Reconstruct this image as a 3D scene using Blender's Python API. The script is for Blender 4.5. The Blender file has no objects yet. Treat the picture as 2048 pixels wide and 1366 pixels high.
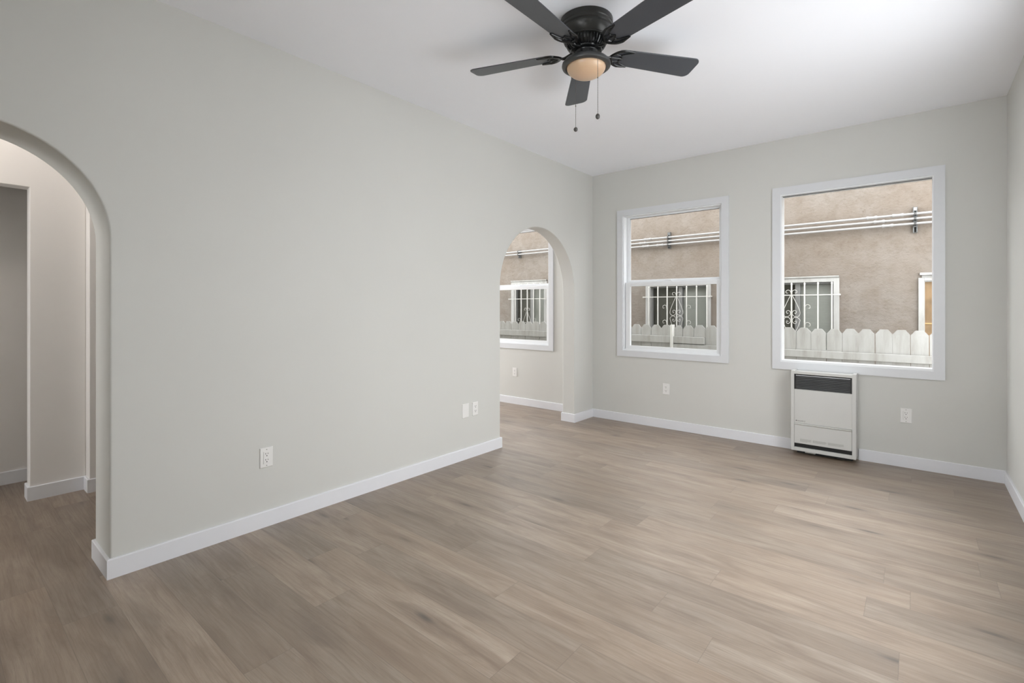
import bpy, bmesh, math, random
from mathutils import Vector, Matrix

random.seed(7)
SC = bpy.context.scene
COL = SC.collection

# ------------------------------------------------------------------ camera, sky, lights, exposure
YAW = math.radians(39.643)
CAM = (2.8516, -4.8841, 1.2434)
cd = bpy.data.cameras.new('camera'); cam = bpy.data.objects.new('camera', cd); COL.objects.link(cam)
cam.location = CAM
cam.rotation_euler = (math.radians(90), 0, YAW)
cd.sensor_width = 36.0; cd.lens = 977.28 * 36 / 2048
cd.shift_y = -(683 - 614.9) / 2048
cd.clip_start = 0.02
SC.camera = cam

W = bpy.data.worlds.new('sky'); SC.world = W; W.use_nodes = True
bg = W.node_tree.nodes['Background']
bg.inputs['Color'].default_value = (0.975, 0.985, 1.0, 1)
bg.inputs['Strength'].default_value = 5.0

def area(name, loc, rot, sx, sy, power, color=(1, 1, 1)):
    l = bpy.data.lights.new(name, 'AREA'); l.shape = 'RECTANGLE'; l.size = sx; l.size_y = sy
    l.energy = power; l.color = color
    o = bpy.data.objects.new(name, l); COL.objects.link(o); o.location = loc; o.rotation_euler = rot
    return o
H90 = math.radians(90)
# daylight arriving through the window openings behind and beside the camera, plus an added hall fill
area('daylight_front', (1.8, -8.05, 1.55), (H90, 0, 0), 2.6, 1.8, 44, (0.97, 0.985, 1.0))
area('daylight_right', (4.75, -2.35, 2.55), (math.radians(60), 0, H90), 2.4, 1.9, 104, (0.96, 0.98, 1.0))
area('daylight_dining', (-5.25, -1.25, 1.5), (H90, 0, -H90), 1.5, 1.5, 165, (0.98, 0.985, 1.0))
area('hall_fill_light', (-0.9, -8.05, 1.45), (H90, 0, 0), 0.9, 1.7, 30, (1.0, 0.985, 0.97))  # fill lamp added to brighten the hall, outside an invented window
hl = bpy.data.lights.new('hall_lamp', 'POINT'); hl.energy = 10.5; hl.color = (1.0, 0.90, 0.80); hl.shadow_soft_size = 0.10
ho = bpy.data.objects.new('hall_lamp', hl); COL.objects.link(ho); ho.location = (-0.92, -4.85, 2.58)

SC.view_settings.view_transform = 'Standard'
SC.view_settings.look = 'None'
SC.view_settings.gamma = 1.0
SC.view_settings.use_curve_mapping = False
SC.view_settings.exposure = 0.06
SC.cycles.use_denoising = True
SC.cycles.max_bounces = 14
SC.cycles.diffuse_bounces = 8
SC.cycles.transparent_max_bounces = 24
SC.cycles.caustics_reflective = False
SC.cycles.caustics_refractive = False
SC.cycles.sample_clamp_indirect = 8.0

# ------------------------------------------------------------------ materials
def lin(c):
    out = []
    for v in c:
        v /= 255.0
        out.append(v / 12.92 if v <= 0.04045 else ((v + 0.055) / 1.055) ** 2.4)
    return (*out, 1.0)

def out(c, k=0.75):
    return tuple(v * k for v in lin(c)[:3]) + (1.0,)

class NT:
    def __init__(s, name):
        s.m = bpy.data.materials.new(name); s.m.use_nodes = True; s.t = s.m.node_tree
        s.b = s.t.nodes['Principled BSDF']; s.out = s.t.nodes['Material Output']
    def n(s, kind, **kw):
        nd = s.t.nodes.new(kind)
        for k, v in kw.items(): setattr(nd, k, v)
        return nd
    def l(s, a, b): s.t.links.new(a, b)
    def math(s, op, a, b=None, c=None, clamp=False):
        nd = s.n('ShaderNodeMath', operation=op, use_clamp=clamp)
        for i, v in enumerate((a, b, c)):
            if v is None: continue
            if isinstance(v, (int, float)): nd.inputs[i].default_value = v
            else: s.l(v, nd.inputs[i])
        return nd.outputs[0]
    def mix(s, f, a, b, blend='MIX'):
        nd = s.n('ShaderNodeMix', data_type='RGBA', blend_type=blend)
        for sock, v in ((nd.inputs['Factor'], f), (nd.inputs['A'], a), (nd.inputs['B'], b)):
            if isinstance(v, (int, float)): sock.default_value = v
            elif isinstance(v, tuple): sock.default_value = v
            else: s.l(v, sock)
        return nd.outputs['Result']
    def noise(s, vec, scale, detail=4, rough=0.5, dist=0.0):
        nd = s.n('ShaderNodeTexNoise'); nd.inputs['Scale'].default_value = scale
        nd.inputs['Detail'].default_value = detail; nd.inputs['Roughness'].default_value = rough
        nd.inputs['Distortion'].default_value = dist
        if vec is not None: s.l(vec, nd.inputs['Vector'])
        return nd.outputs['Fac']
    def ramp(s, f, stops):
        nd = s.n('ShaderNodeValToRGB'); r = nd.color_ramp
        while len(r.elements) < len(stops): r.elements.new(0.5)
        for e, (p, c) in zip(r.elements, stops): e.position = p; e.color = c
        s.l(f, nd.inputs['Fac']); return nd.outputs['Color']
    def rng(s, f, a, b, c=0.0, d=1.0):
        nd = s.n('ShaderNodeMapRange'); s.l(f, nd.inputs['Value'])
        for i, v in zip(('From Min', 'From Max', 'To Min', 'To Max'), (a, b, c, d)): nd.inputs[i].default_value = v
        return nd.outputs['Result']
    def scaled(s, vec, sc):
        nd = s.n('ShaderNodeMapping'); nd.inputs['Scale'].default_value = sc; s.l(vec, nd.inputs['Vector']); return nd.outputs['Vector']
    def bump(s, h, strength, dist):
        nd = s.n('ShaderNodeBump'); nd.inputs['Strength'].default_value = strength; nd.inputs['Distance'].default_value = dist
        s.l(h, nd.inputs['Height']); s.l(nd.outputs['Normal'], s.b.inputs['Normal'])

def plain(name, col, rough=0.5, metal=0.0, spec=0.5, var=0.02, scale=12.0, k=1.0):
    t = NT(name); c = out(col, k)
    pos = t.n('ShaderNodeNewGeometry').outputs['Position']
    f = t.noise(pos, scale, 3)
    lo = tuple(v * (1 - var) for v in c[:3]) + (1,); hi = tuple(min(1, v * (1 + var)) for v in c[:3]) + (1,)
    t.l(t.ramp(f, [(0.35, lo), (0.65, hi)]), t.b.inputs['Base Color'])
    t.b.inputs['Roughness'].default_value = rough; t.b.inputs['Metallic'].default_value = metal
    t.b.inputs['Specular IOR Level'].default_value = spec
    return t.m

def paint(name, col, rough=0.6, spec=0.3):
    t = NT(name); c = lin(col)
    pos = t.n('ShaderNodeNewGeometry').outputs['Position']
    f = t.noise(pos, 1.3, 3)
    lo = tuple(v * 0.988 for v in c[:3]) + (1,); hi = tuple(v * 1.008 for v in c[:3]) + (1,)
    t.l(t.ramp(f, [(0.35, lo), (0.65, hi)]), t.b.inputs['Base Color'])
    t.b.inputs['Roughness'].default_value = rough; t.b.inputs['Specular IOR Level'].default_value = spec
    t.bump(t.noise(pos, 240, 2), 0.05, 0.001)
    return t.m

M = {}
M['wall'] = paint('wall_paint', (203, 203, 199))
M['hall'] = paint('hall_paint', (223, 220, 217))
M['ceiling'] = paint('ceiling_paint', (247, 249, 255), 0.7, 0.2)
M['trim'] = plain('trim_paint', (221, 222, 226), 0.35, var=0.008)
M['casing'] = plain('casing_paint', (210, 212, 215), 0.35, var=0.008)
M['vinyl'] = plain('white_vinyl', (228, 230, 232), 0.3, var=0.006)
M['plastic'] = plain('white_plastic', (226, 225, 223), 0.35, var=0.006)
M['slot'] = plain('dark_slot', (40, 39, 37), 0.6)
M['heater'] = plain('heater_enamel', (193, 193, 190), 0.35, var=0.008)
M['louver'] = plain('louver_metal', (104, 105, 106), 0.3, 0.4, var=0.05)
M['louver_edge'] = plain('louver_bright_edge', (206, 208, 212), 0.25, 0.3)
M['black'] = plain('black_cavity', (26, 26, 25), 0.6)
M['label'] = plain('label_print', (158, 157, 152), 0.6)
M['ink'] = plain('dark_print', (52, 51, 48), 0.6)
M['fan'] = plain('fan_black_metal', (46, 46, 44), 0.36, 0.25, var=0.05)
M['fan_gloss'] = plain('fan_gloss_black', (30, 31, 32), 0.2, 0.3, var=0.05)
M['fan_ring'] = plain('fan_satin_ring', (62, 63, 63), 0.38, 0.2, var=0.04)
M['blade'] = plain('fan_blade', (65, 68, 74), 0.36, 0.0, 0.6, var=0.03)
M['chain'] = plain('chain_metal', (104, 100, 96), 0.4, 0.6)
M['fob'] = plain('fob', (74, 72, 70), 0.4, 0.2, var=0.15, scale=160)
M['steel'] = plain('galvanised_steel', (118, 119, 118), 0.45, 0.5, var=0.15, scale=40, k=0.75)
M['conduit'] = plain('conduit', (214, 212, 210), 0.5, 0.0, var=0.04, scale=20, k=0.48)
M['ironwork'] = plain('white_ironwork', (226, 224, 218), 0.5, var=0.03, scale=30, k=0.75)
M['alu'] = plain('alu_frame', (150, 150, 148), 0.45, 0.2, k=0.75)
M['dark_room'] = plain('dark_room', (30, 30, 29), 0.8, k=0.75)
M['blind'] = plain('grey_blind', (214, 213, 208), 0.6)
M['white_post'] = plain('white_post_paint', (234, 233, 227), 0.6, k=0.78)
M['curtain'] = plain('dark_curtain', (120, 117, 108), 0.8)
M['orange'] = plain('orange_strip', (214, 178, 120), 0.5, k=0.75)

def fence_mat():
    t = NT('weathered_white_paint')
    pos = t.n('ShaderNodeNewGeometry').outputs['Position']
    a = t.noise(t.scaled(pos, (14, 14, 2.2)), 1.0, 6, 0.65)
    b = t.noise(t.scaled(pos, (60, 60, 9)), 1.0, 4, 0.6)
    base = t.ramp(a, [(0.3, out((196, 193, 186), 0.57)), (0.55, out((219, 218, 214), 0.57)), (0.8, out((228, 227, 225), 0.57))])
    k = t.rng(b, 0.70, 0.80, 0.0, 0.55)
    t.l(t.mix(k, base, out((128, 118, 98), 0.57)), t.b.inputs['Base Color'])
    t.b.inputs['Roughness'].default_value = 0.65
    t.bump(b, 0.2, 0.003)
    return t.m
M['fence'] = fence_mat()
M['oldwood'] = fence_mat(); M['oldwood'].name = 'old_window_paint'

def stucco_mat():
    t = NT('tan_stucco')
    pos = t.n('ShaderNodeNewGeometry').outputs['Position']
    a = t.noise(pos, 1.4, 5, 0.6)
    b = t.noise(t.scaled(pos, (7, 7, 7.5)), 1.0, 8, 0.7, 0.4)
    c = t.noise(t.scaled(pos, (1, 1, 1.2)), 30, 6, 0.75)
    d = t.noise(t.scaled(pos, (1.1, 1.1, 5.0)), 2.2, 7, 0.72, 1.2)
    base = t.ramp(a, [(0.3, out((165, 152, 139), 0.57)), (0.7, out((177, 169, 160), 0.57))])
    base = t.mix(t.rng(b, 0.42, 0.66, 0.0, 0.6), base, out((150, 136, 122), 0.57))
    base = t.mix(t.rng(c, 0.54, 0.72, 0.0, 0.6), base, out((122, 108, 93), 0.57))
    crack = t.math('LESS_THAN', t.math('ABSOLUTE', t.math('SUBTRACT', d, 0.5)), 0.005)
    gate = t.rng(t.noise(pos, 2.1, 3), 0.50, 0.62, 0.0, 0.55)
    base = t.mix(t.math('MULTIPLY', crack, gate), base, out((84, 70, 58), 0.57))
    t.l(base, t.b.inputs['Base Color'])
    t.b.inputs['Roughness'].default_value = 0.9; t.b.inputs['Specular IOR Level'].default_value = 0.15
    t.bump(t.math('ADD', t.math('MULTIPLY', b, 0.9), c), 0.55, 0.022)
    return t.m
M['stucco'] = stucco_mat()
M['siding'] = plain('outer_wall', (224, 222, 214), 0.8)
M['concrete'] = plain('alley_concrete', (150, 146, 138), 0.9, var=0.12, scale=3, k=0.75)

def glass(name, tint=(0.985, 0.99, 0.99, 1), refl=0.10):
    t = NT(name); t.t.nodes.remove(t.b)
    tr = t.n('ShaderNodeBsdfTransparent'); tr.inputs['Color'].default_value = tint
    gl = t.n('ShaderNodeBsdfGlossy'); gl.inputs['Roughness'].default_value = 0.02
    fr = t.n('ShaderNodeLayerWeight'); fr.inputs['Blend'].default_value = 0.18
    f = t.math('MULTIPLY', fr.outputs['Fresnel'], refl)
    mx = t.n('ShaderNodeMixShader'); t.l(f, mx.inputs[0]); t.l(tr.outputs[0], mx.inputs[1]); t.l(gl.outputs[0], mx.inputs[2])
    t.l(mx.outputs[0], t.out.inputs['Surface'])
    return t.m
M['glass'] = glass('window_glass')
M['far_glass'] = glass('far_window_glass', (0.86, 0.87, 0.86, 1), 0.6)

def screen_mat():
    t = NT('insect_screen_mesh'); t.t.nodes.remove(t.b)
    tr = t.n('ShaderNodeBsdfTransparent'); df = t.n('ShaderNodeBsdfDiffuse'); df.inputs['Color'].default_value = lin((90, 90, 88))
    mx = t.n('ShaderNodeMixShader'); mx.inputs[0].default_value = 0.09
    t.l(tr.outputs[0], mx.inputs[1]); t.l(df.outputs[0], mx.inputs[2]); t.l(mx.outputs[0], t.out.inputs['Surface'])
    return t.m
M['screen'] = screen_mat()
M['brown_screen'] = plain('brown_screen', (142, 116, 84), 0.7, var=0.25, scale=6, k=0.75)

def bowl_mat():
    t = NT('amber_frosted_glass')
    t.b.inputs['Base Color'].default_value = lin((206, 176, 146))
    t.b.inputs['Roughness'].default_value = 0.28
    t.b.inputs['Subsurface Weight'].default_value = 0.25
    t.b.inputs['Subsurface Radius'].default_value = (0.04, 0.02, 0.01)
    t.b.inputs['Subsurface Scale'].default_value = 0.6
    return t.m
M['bowl'] = bowl_mat()

def floor_mat():
    t = NT('greige_vinyl_plank')
    uv = t.n('ShaderNodeUVMap', uv_map='plank').outputs['UV']
    at = t.n('ShaderNodeAttribute', attribute_name='plank_tone', attribute_type='GEOMETRY').outputs['Fac']
    off = t.n('ShaderNodeCombineXYZ'); t.l(t.math('MULTIPLY', at, 37.0), off.inputs[0]); t.l(t.math('MULTIPLY', at, 91.0), off.inputs[1]); t.l(t.math('MULTIPLY', at, 53.0), off.inputs[2])
    add = t.n('ShaderNodeVectorMath', operation='ADD'); t.l(uv, add.inputs[0]); t.l(off.outputs[0], add.inputs[1])
    v = add.outputs[0]
    warp = t.noise(t.scaled(v, (1.6, 6, 1)), 1.0, 3, 0.5)
    wv = t.n('ShaderNodeVectorMath', operation='ADD'); t.l(v, wv.inputs[0])
    wc = t.n('ShaderNodeCombineXYZ'); t.l(t.math('MULTIPLY', t.math('SUBTRACT', warp, 0.5), 0.055), wc.inputs[1]); t.l(wc.outputs[0], wv.inputs[1])
    v2 = wv.outputs[0]
    streak = t.noise(t.scaled(v2, (3.2, 120, 1)), 1.0, 6, 0.68)
    fine = t.noise(t.scaled(v, (14, 520, 1)), 1.0, 3, 0.65)
    blotch = t.noise(t.scaled(v2, (2.3, 13, 1)), 1.0, 5, 0.6, 0.6)
    broad = t.noise(t.scaled(v, (0.9, 3.0, 1)), 1.0, 3, 0.5)
    c = t.ramp(blotch, [(0.30, out((122, 103, 86), 0.86)), (0.5, out((148, 130, 112), 0.86)), (0.70, out((165, 149, 132), 0.86))])
    c = t.mix(t.rng(streak, 0.47, 0.66, 0.0, 0.45), c, out((108, 89, 72), 0.86))
    c = t.mix(t.rng(fine, 0.48, 0.72, 0.0, 0.34), c, out((102, 86, 72), 0.86))
    c = t.mix(t.rng(broad, 0.45, 0.62, 0.0, 0.30), c, out((138, 116, 95), 0.86))
    # knots: sparse dark ovals with a stretched halo
    vo = t.n('ShaderNodeTexVoronoi', feature='F1'); vo.inputs['Scale'].default_value = 1.0; vo.inputs['Randomness'].default_value = 1.0
    t.l(t.scaled(v2, (2.3, 9.5, 1)), vo.inputs['Vector'])
    sep = t.n('ShaderNodeSeparateColor'); t.l(vo.outputs['Color'], sep.inputs[0])
    gate = t.math('GREATER_THAN', sep.outputs[0], 0.62)
    core = t.math('MULTIPLY', t.rng(vo.outputs['Distance'], 0.03, 0.17, 0.85, 0.0), gate)
    halo = t.math('MULTIPLY', t.rng(vo.outputs['Distance'], 0.05, 0.55, 0.45, 0.0), gate)
    c = t.mix(halo, c, out((98, 82, 68), 0.86))
    c = t.mix(core, c, out((64, 52, 42), 0.86))
    tone = t.rng(at, 0.0, 1.0, 0.86, 1.14)
    tc = t.n('ShaderNodeCombineColor')
    for i in range(3): t.l(tone, tc.inputs[i])
    c = t.mix(1.0, c, tc.outputs[0], 'MULTIPLY')
    # joints
    seam = t.n('ShaderNodeAttribute', attribute_name='plank_len', attribute_type='GEOMETRY').outputs['Fac']
    su = t.n('ShaderNodeSeparateXYZ'); t.l(uv, su.inputs[0])
    dv = t.math('MINIMUM', su.outputs[1], t.math('SUBTRACT', 0.1725, su.outputs[1]))
    du = t.math('MINIMUM', su.outputs[0], t.math('SUBTRACT', seam, su.outputs[0]))
    dm = t.math('MINIMUM', du, dv)
    k = t.rng(dm, 0.0004, 0.0018, 0.5, 0.0)
    c = t.mix(k, c, out((92, 78, 66), 0.86))
    t.l(c, t.b.inputs['Base Color'])
    t.l(t.rng(streak, 0.3, 0.7, 0.40, 0.52), t.b.inputs['Roughness'])
    t.b.inputs['Specular IOR Level'].default_value = 0.9
    t.b.inputs['Coat Weight'].default_value = 0.6; t.b.inputs['Coat Roughness'].default_value = 0.5
    t.bump(t.math('SUBTRACT', fine, t.math('MULTIPLY', k, 2.0)), 0.10, 0.002)
    return t.m
M['floor'] = floor_mat()

# ------------------------------------------------------------------ mesh helpers
class MB:
    def __init__(s): s.bm = bmesh.new()
    def box(s, x0, x1, y0, y1, z0, z1, mat=None):
        vs = [Vector((x, y, z)) for x in (x0, x1) for y in (y0, y1) for z in (z0, z1)]
        if mat is not None: vs = [mat @ v for v in vs]
        v = [s.bm.verts.new(c) for c in vs]
        for f in ((0, 1, 3, 2), (4, 6, 7, 5), (0, 4, 5, 1), (2, 3, 7, 6), (0, 2, 6, 4), (1, 5, 7, 3)):
            s.bm.faces.new([v[i] for i in f])
        return s
    def prism(s, pts, axis, a, b, mat=None):
        """pts 2-D outline in the plane across axis (0: y,z  1: x,z  2: x,y)"""
        def mk(p, h):
            c = Vector({0: (h, p[0], p[1]), 1: (p[0], h, p[1]), 2: (p[0], p[1], h)}[axis])
            return mat @ c if mat is not None else c
        A = [s.bm.verts.new(mk(p, a)) for p in pts]; B = [s.bm.verts.new(mk(p, b)) for p in pts]
        n = len(pts)
        s.bm.faces.new(A); s.bm.faces.new(list(reversed(B)))
        for i in range(n): s.bm.faces.new((A[i], B[i], B[(i + 1) % n], A[(i + 1) % n]))
        return s
    def lathe(s, prof, cx, cy, seg=48):
        """prof: (radius, z) list; radius 0 ends close on the axis"""
        rings = []
        for r, z in prof:
            if r < 1e-6: rings.append([s.bm.verts.new((cx, cy, z))])
            else: rings.append([s.bm.verts.new((cx + r * math.cos(2 * math.pi * i / seg), cy + r * math.sin(2 * math.pi * i / seg), z)) for i in range(seg)])
        for a, b in zip(rings, rings[1:]):
            for i in range(seg):
                j = (i + 1) % seg
                if len(a) == 1 and len(b) == 1: continue
                if len(a) == 1: s.bm.faces.new((a[0], b[i], b[j]))
                elif len(b) == 1: s.bm.faces.new((a[i], b[0], a[j]))
                else: s.bm.faces.new((a[i], b[i], b[j], a[j]))
        for ring in (rings[0], rings[-1]):
            if len(ring) > 1: s.bm.faces.new(ring)
        return s
    def tube(s, pts, rad, n=8, up=(0, 0, 1), flat=1.0):
        pts = [Vector(p) for p in pts]; rads = rad if isinstance(rad, (list, tuple)) else [rad] * len(pts)
        rings = []
        for i, p in enumerate(pts):
            d = (pts[min(i + 1, len(pts) - 1)] - pts[max(i - 1, 0)]).normalized()
            u = Vector(up)
            if abs(d.dot(u)) > 0.95: u = Vector((1, 0, 0))
            a = d.cross(u).normalized(); b = a.cross(d).normalized()
            rings.append([s.bm.verts.new(p + (a * math.cos(2 * math.pi * k / n) + b * math.sin(2 * math.pi * k / n) * flat) * rads[i]) for k in range(n)])
        for A, B in zip(rings, rings[1:]):
            for k in range(n): s.bm.faces.new((A[k], A[(k + 1) % n], B[(k + 1) % n], B[k]))
        s.bm.faces.new(list(reversed(rings[0]))); s.bm.faces.new(rings[-1])
        return s
    def ball(s, c, r, sz=1.0, seg=16):
        prof = [(r * math.sin(math.pi * i / 10), c[2] - r * sz * math.cos(math.pi * i / 10)) for i in range(11)]
        return s.lathe(prof, c[0], c[1], seg)
    def build(s, name, mat, parent=None, smooth=False, bevel=0.0, kind=None, seg=2):
        bm = s.bm
        bmesh.ops.recalc_face_normals(bm, faces=bm.faces)
        me = bpy.data.meshes.new(name); bm.to_mesh(me); bm.free()
        me.materials.append(M[mat] if isinstance(mat, str) else mat)
        o = bpy.data.objects.new(name, me); COL.objects.link(o)
        if smooth:
            me.polygons.foreach_set('use_smooth', [True] * len(me.polygons))
            me.set_sharp_from_angle(angle=math.radians(35))
        if bevel:
            b = o.modifiers.new('soft_edges', 'BEVEL'); b.width = bevel; b.segments = seg; b.limit_method = 'ANGLE'; b.angle_limit = math.radians(40)
            me.polygons.foreach_set('use_smooth', [True] * len(me.polygons))
            b.harden_normals = True
        if parent is not None:
            o.parent = parent
            o.matrix_parent_inverse = Matrix.Translation(-Vector(parent.location)) if parent.type == 'EMPTY' and parent.parent is None else Matrix()
            if parent.type != 'EMPTY':
                o.matrix_parent_inverse = parent_world(parent).inverted()
        if kind: o['kind'] = kind
        return o

def parent_world(o):
    m = Matrix.Translation(Vector(o.location))
    if o.parent is not None: m = parent_world(o.parent) @ o.matrix_parent_inverse @ m
    return m

def thing(name, loc, label, cat, group=None, kind=None):
    o = bpy.data.objects.new(name, None); COL.objects.link(o); o.location = loc; o.empty_display_size = 0.05
    tag(o, label, cat, group, kind); return o
def tag(o, label=None, cat=None, group=None, kind=None):
    if label: o['label'] = label
    if cat: o['category'] = cat
    if group: o['group'] = group
    if kind: o['kind'] = kind
    return o
def structure(o, label, cat):
    return tag(o, label, cat, None, 'structure')

def curve(ctrl, n=8):
    """Catmull-Rom through the control points"""
    P = [Vector(c) for c in ctrl]; P = [2 * P[0] - P[1]] + P + [2 * P[-1] - P[-2]]
    out = []
    for i in range(1, len(P) - 2):
        for k in range(n):
            t = k / n
            out.append(0.5 * ((2 * P[i]) + (P[i + 1] - P[i - 1]) * t + (2 * P[i - 1] - 5 * P[i] + 4 * P[i + 1] - P[i + 2]) * t * t + (3 * P[i] - P[i - 1] - 3 * P[i + 1] + P[i + 2]) * t ** 3))
    out.append(P[-2]); return out

def wall_grid(us, vs, hole, a, b, axis):
    """closed slab with rectangular holes; axis 0 = wall across x, axis 1 = wall across y"""
    mb = MB(); bm = mb.bm; cache = {}
    def V(u, v, h):
        k = (u, v, h)
        if k not in cache: cache[k] = bm.verts.new((h, u, v) if axis == 0 else (u, h, v))
        return cache[k]
    nu, nv = len(us) - 1, len(vs) - 1
    solid = lambda i, j: 0 <= i < nu and 0 <= j < nv and not hole((us[i] + us[i + 1]) / 2, (vs[j] + vs[j + 1]) / 2)
    for i in range(nu):
        for j in range(nv):
            if not solid(i, j): continue
            u0, u1, v0, v1 = us[i], us[i + 1], vs[j], vs[j + 1]
            for h in (a, b): bm.faces.new((V(u0, v0, h), V(u1, v0, h), V(u1, v1, h), V(u0, v1, h)))
            if not solid(i - 1, j): bm.faces.new((V(u0, v0, a), V(u0, v1, a), V(u0, v1, b), V(u0, v0, b)))
            if not solid(i + 1, j): bm.faces.new((V(u1, v0, a), V(u1, v1, a), V(u1, v1, b), V(u1, v0, b)))
            if not solid(i, j - 1): bm.faces.new((V(u0, v0, a), V(u1, v0, a), V(u1, v0, b), V(u0, v0, b)))
            if not solid(i, j + 1): bm.faces.new((V(u0, v1, a), V(u1, v1, a), V(u1, v1, b), V(u0, v1, b)))
    return mb

# ------------------------------------------------------------------ room shell
RW, RH, YF = 3.3407, 2.74, -7.80            # right wall x, ceiling z, front wall y
A1 = (-5.235, -4.335, 1.56)                 # near arch: y0, y1, spring height
A2 = (-1.606, -0.388, 1.421)                # far arch
XD = -5.0                                   # far side of the dining room

def rowy(k): return -3.155 + 0.1725 * k
JOINT = {-6: 1.095, -4: 0.93, -3: 0.54, 0: 1.05, -1: 0.25, -2: 0.69, 1: 2.016, 2: 2.803, 3: 2.137, 4: 2.686, 6: 2.735, 8: 1.869, 11: 2.407, 5: 1.62}
def make_floor():
    bm = bmesh.new(); uvl = bm.loops.layers.uv.new('plank')
    tone = bm.faces.layers.float.new('plank_tone'); leng = bm.faces.layers.float.new('plank_len')
    L = 1.21; x0, x1 = XD - 0.2, RW + 0.15
    k = -19
    while rowy(k) < 0.12:
        j = JOINT.get(k, random.uniform(0, L))
        x = j - math.ceil((j - x0) / L) * L
        while x < x1:
            a, b = max(x, x0), min(x + L, x1)
            if b - a > 1e-4:
                c = [(a, rowy(k)), (b, rowy(k)), (b, rowy(k + 1)), (a, rowy(k + 1))]
                f = bm.faces.new([bm.verts.new((p[0], p[1], 0)) for p in c])
                f[tone] = random.random(); f[leng] = L
                for lp, p in zip(f.loops, c): lp[uvl].uv = (p[0] - x, p[1] - rowy(k))
            x += L
        k += 1
    bmesh.ops.remove_doubles(bm, verts=bm.verts, dist=1e-5)
    bmesh.ops.recalc_face_normals(bm, faces=bm.faces)
    me = bpy.data.meshes.new('floor'); bm.to_mesh(me); bm.free(); me.materials.append(M['floor'])
    if me.polygons[0].normal.z < 0: me.flip_normals()
    o = bpy.data.objects.new('floor', me); COL.objects.link(o)
    return structure(o, 'greige wood-look plank floor running through all rooms', 'floor')
make_floor()
structure(MB().box(XD - 0.2, RW + 0.2, YF - 0.15, 0.16, -0.3, -0.004).build('floor_base', 'concrete'), 'slab under the plank floor', 'floor')
structure(MB().box(XD - 0.2, RW + 0.2, YF - 0.15, 0.16, RH, RH + 0.25).build('ceiling', 'ceiling'), 'smooth white ceiling', 'ceiling')

# back wall with its three window openings
O1 = (0.372, 1.4205, 0.770, 2.246); O2 = (1.909, 2.9575, 0.751, 2.248); O3 = (-1.6595, -0.611, 0.770, 2.246)
def in_open(u, v): return any(o[0] < u < o[1] and o[2] < v < o[3] for o in (O1, O2, O3))
us = sorted({XD - 0.2, RW + 0.15, *(v for o in (O1, O2, O3) for v in o[:2])}); vs = sorted({-0.004, RH, *(v for o in (O1, O2, O3) for v in o[2:])})
structure(wall_grid(us, vs, in_open, 0.0, 0.16, 1).build('wall_back', 'wall'), 'greige back wall with the windows', 'wall')
structure(wall_grid(us, [-0.6] + vs + [3.0], in_open, 0.161, 0.19, 1).build('wall_outside', 'siding'), 'outer face of the back wall', 'wall')

# left wall with both arches
def arch_pts(y0, y1, s, n=40):
    r = (y1 - y0) / 2; c = (y0 + y1) / 2
    return [(c - r * math.cos(math.pi * i / n), s + r * math.sin(math.pi * i / n)) for i in range(n + 1)]
def left_wall():
    mb = MB()
    z0 = -0.004
    def slab(ya, yb, arches, x0, x1):
        pts = [(ya, z0)]
        for a in arches: pts += [(a[0], z0)] + arch_pts(*a) + [(a[1], z0)]
        pts += [(yb, z0), (yb, RH), (ya, RH)]
        mb.prism(pts, 0, x0, x1)
    slab(YF, 0.0, (A1, A2), -0.15, 0.0)
    slab(YF, -2.75, (A1,), -0.292, -0.15)
    bm = mb.bm
    lay = bm.edges.layers.float.new('bevel_weight_edge')
    for e in bm.edges:
        m = (e.verts[0].co + e.verts[1].co) / 2
        if abs(e.verts[0].co.x - e.verts[1].co.x) > 1e-4 or abs(m.x + 0.15) < 1e-3 and m.y < -2.8: continue
        for a in (A1, A2):
            if a[0] - 0.001 < m.y < a[1] + 0.001 and 0.0 < m.z < a[2] + (a[1] - a[0]) / 2 + 0.01: e[lay] = 1.0
    o = mb.build('wall_left', 'wall')
    b = o.modifiers.new('plaster_edges', 'BEVEL'); b.width = 0.009; b.segments = 3; b.limit_method = 'WEIGHT'
    o.data.polygons.foreach_set('use_smooth', [True] * len(o.data.polygons)); o.data.set_sharp_from_angle(angle=math.radians(30))
    b.harden_normals = True
    return structure(o, 'long greige wall with two arched openings', 'wall')
left_wall()

# right wall and front wall, each with a large window opening beside or behind the camera
def r_open(u, v): return -3.4 < u < -1.3 and 0.55 < v < 2.3
structure(wall_grid([YF, -3.4, -1.3, 0.0], [-0.004, 0.55, 2.3, RH], r_open, RW, RW + 0.15, 0).build('wall_right', 'wall'), 'greige right wall', 'wall')
def f_open(u, v): return (0.5 < u < 3.1 or -1.35 < u < -0.45) and 0.6 < v < 2.4  # the narrow second opening is added to let the hall fill in
structure(wall_grid([XD - 0.2, -1.35, -0.45, 0.5, 3.1, RW + 0.15], [-0.004, 0.6, 2.4, RH], f_open, YF - 0.15, YF, 1).build('wall_front', 'wall'), 'greige front wall', 'wall')
def c_open(u, v): return 1.25 < u < 3.2 and v < 2.45  # unseen wall added to keep front light off the near left side
structure(wall_grid([0.0, 1.25, 3.2, RW], [-0.004, 2.45, RH], c_open, -5.52, -5.40, 1).build('added_shade_wall', 'wall'), 'unseen wall added to shade the near left wall, with a wide opening', 'wall')
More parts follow.
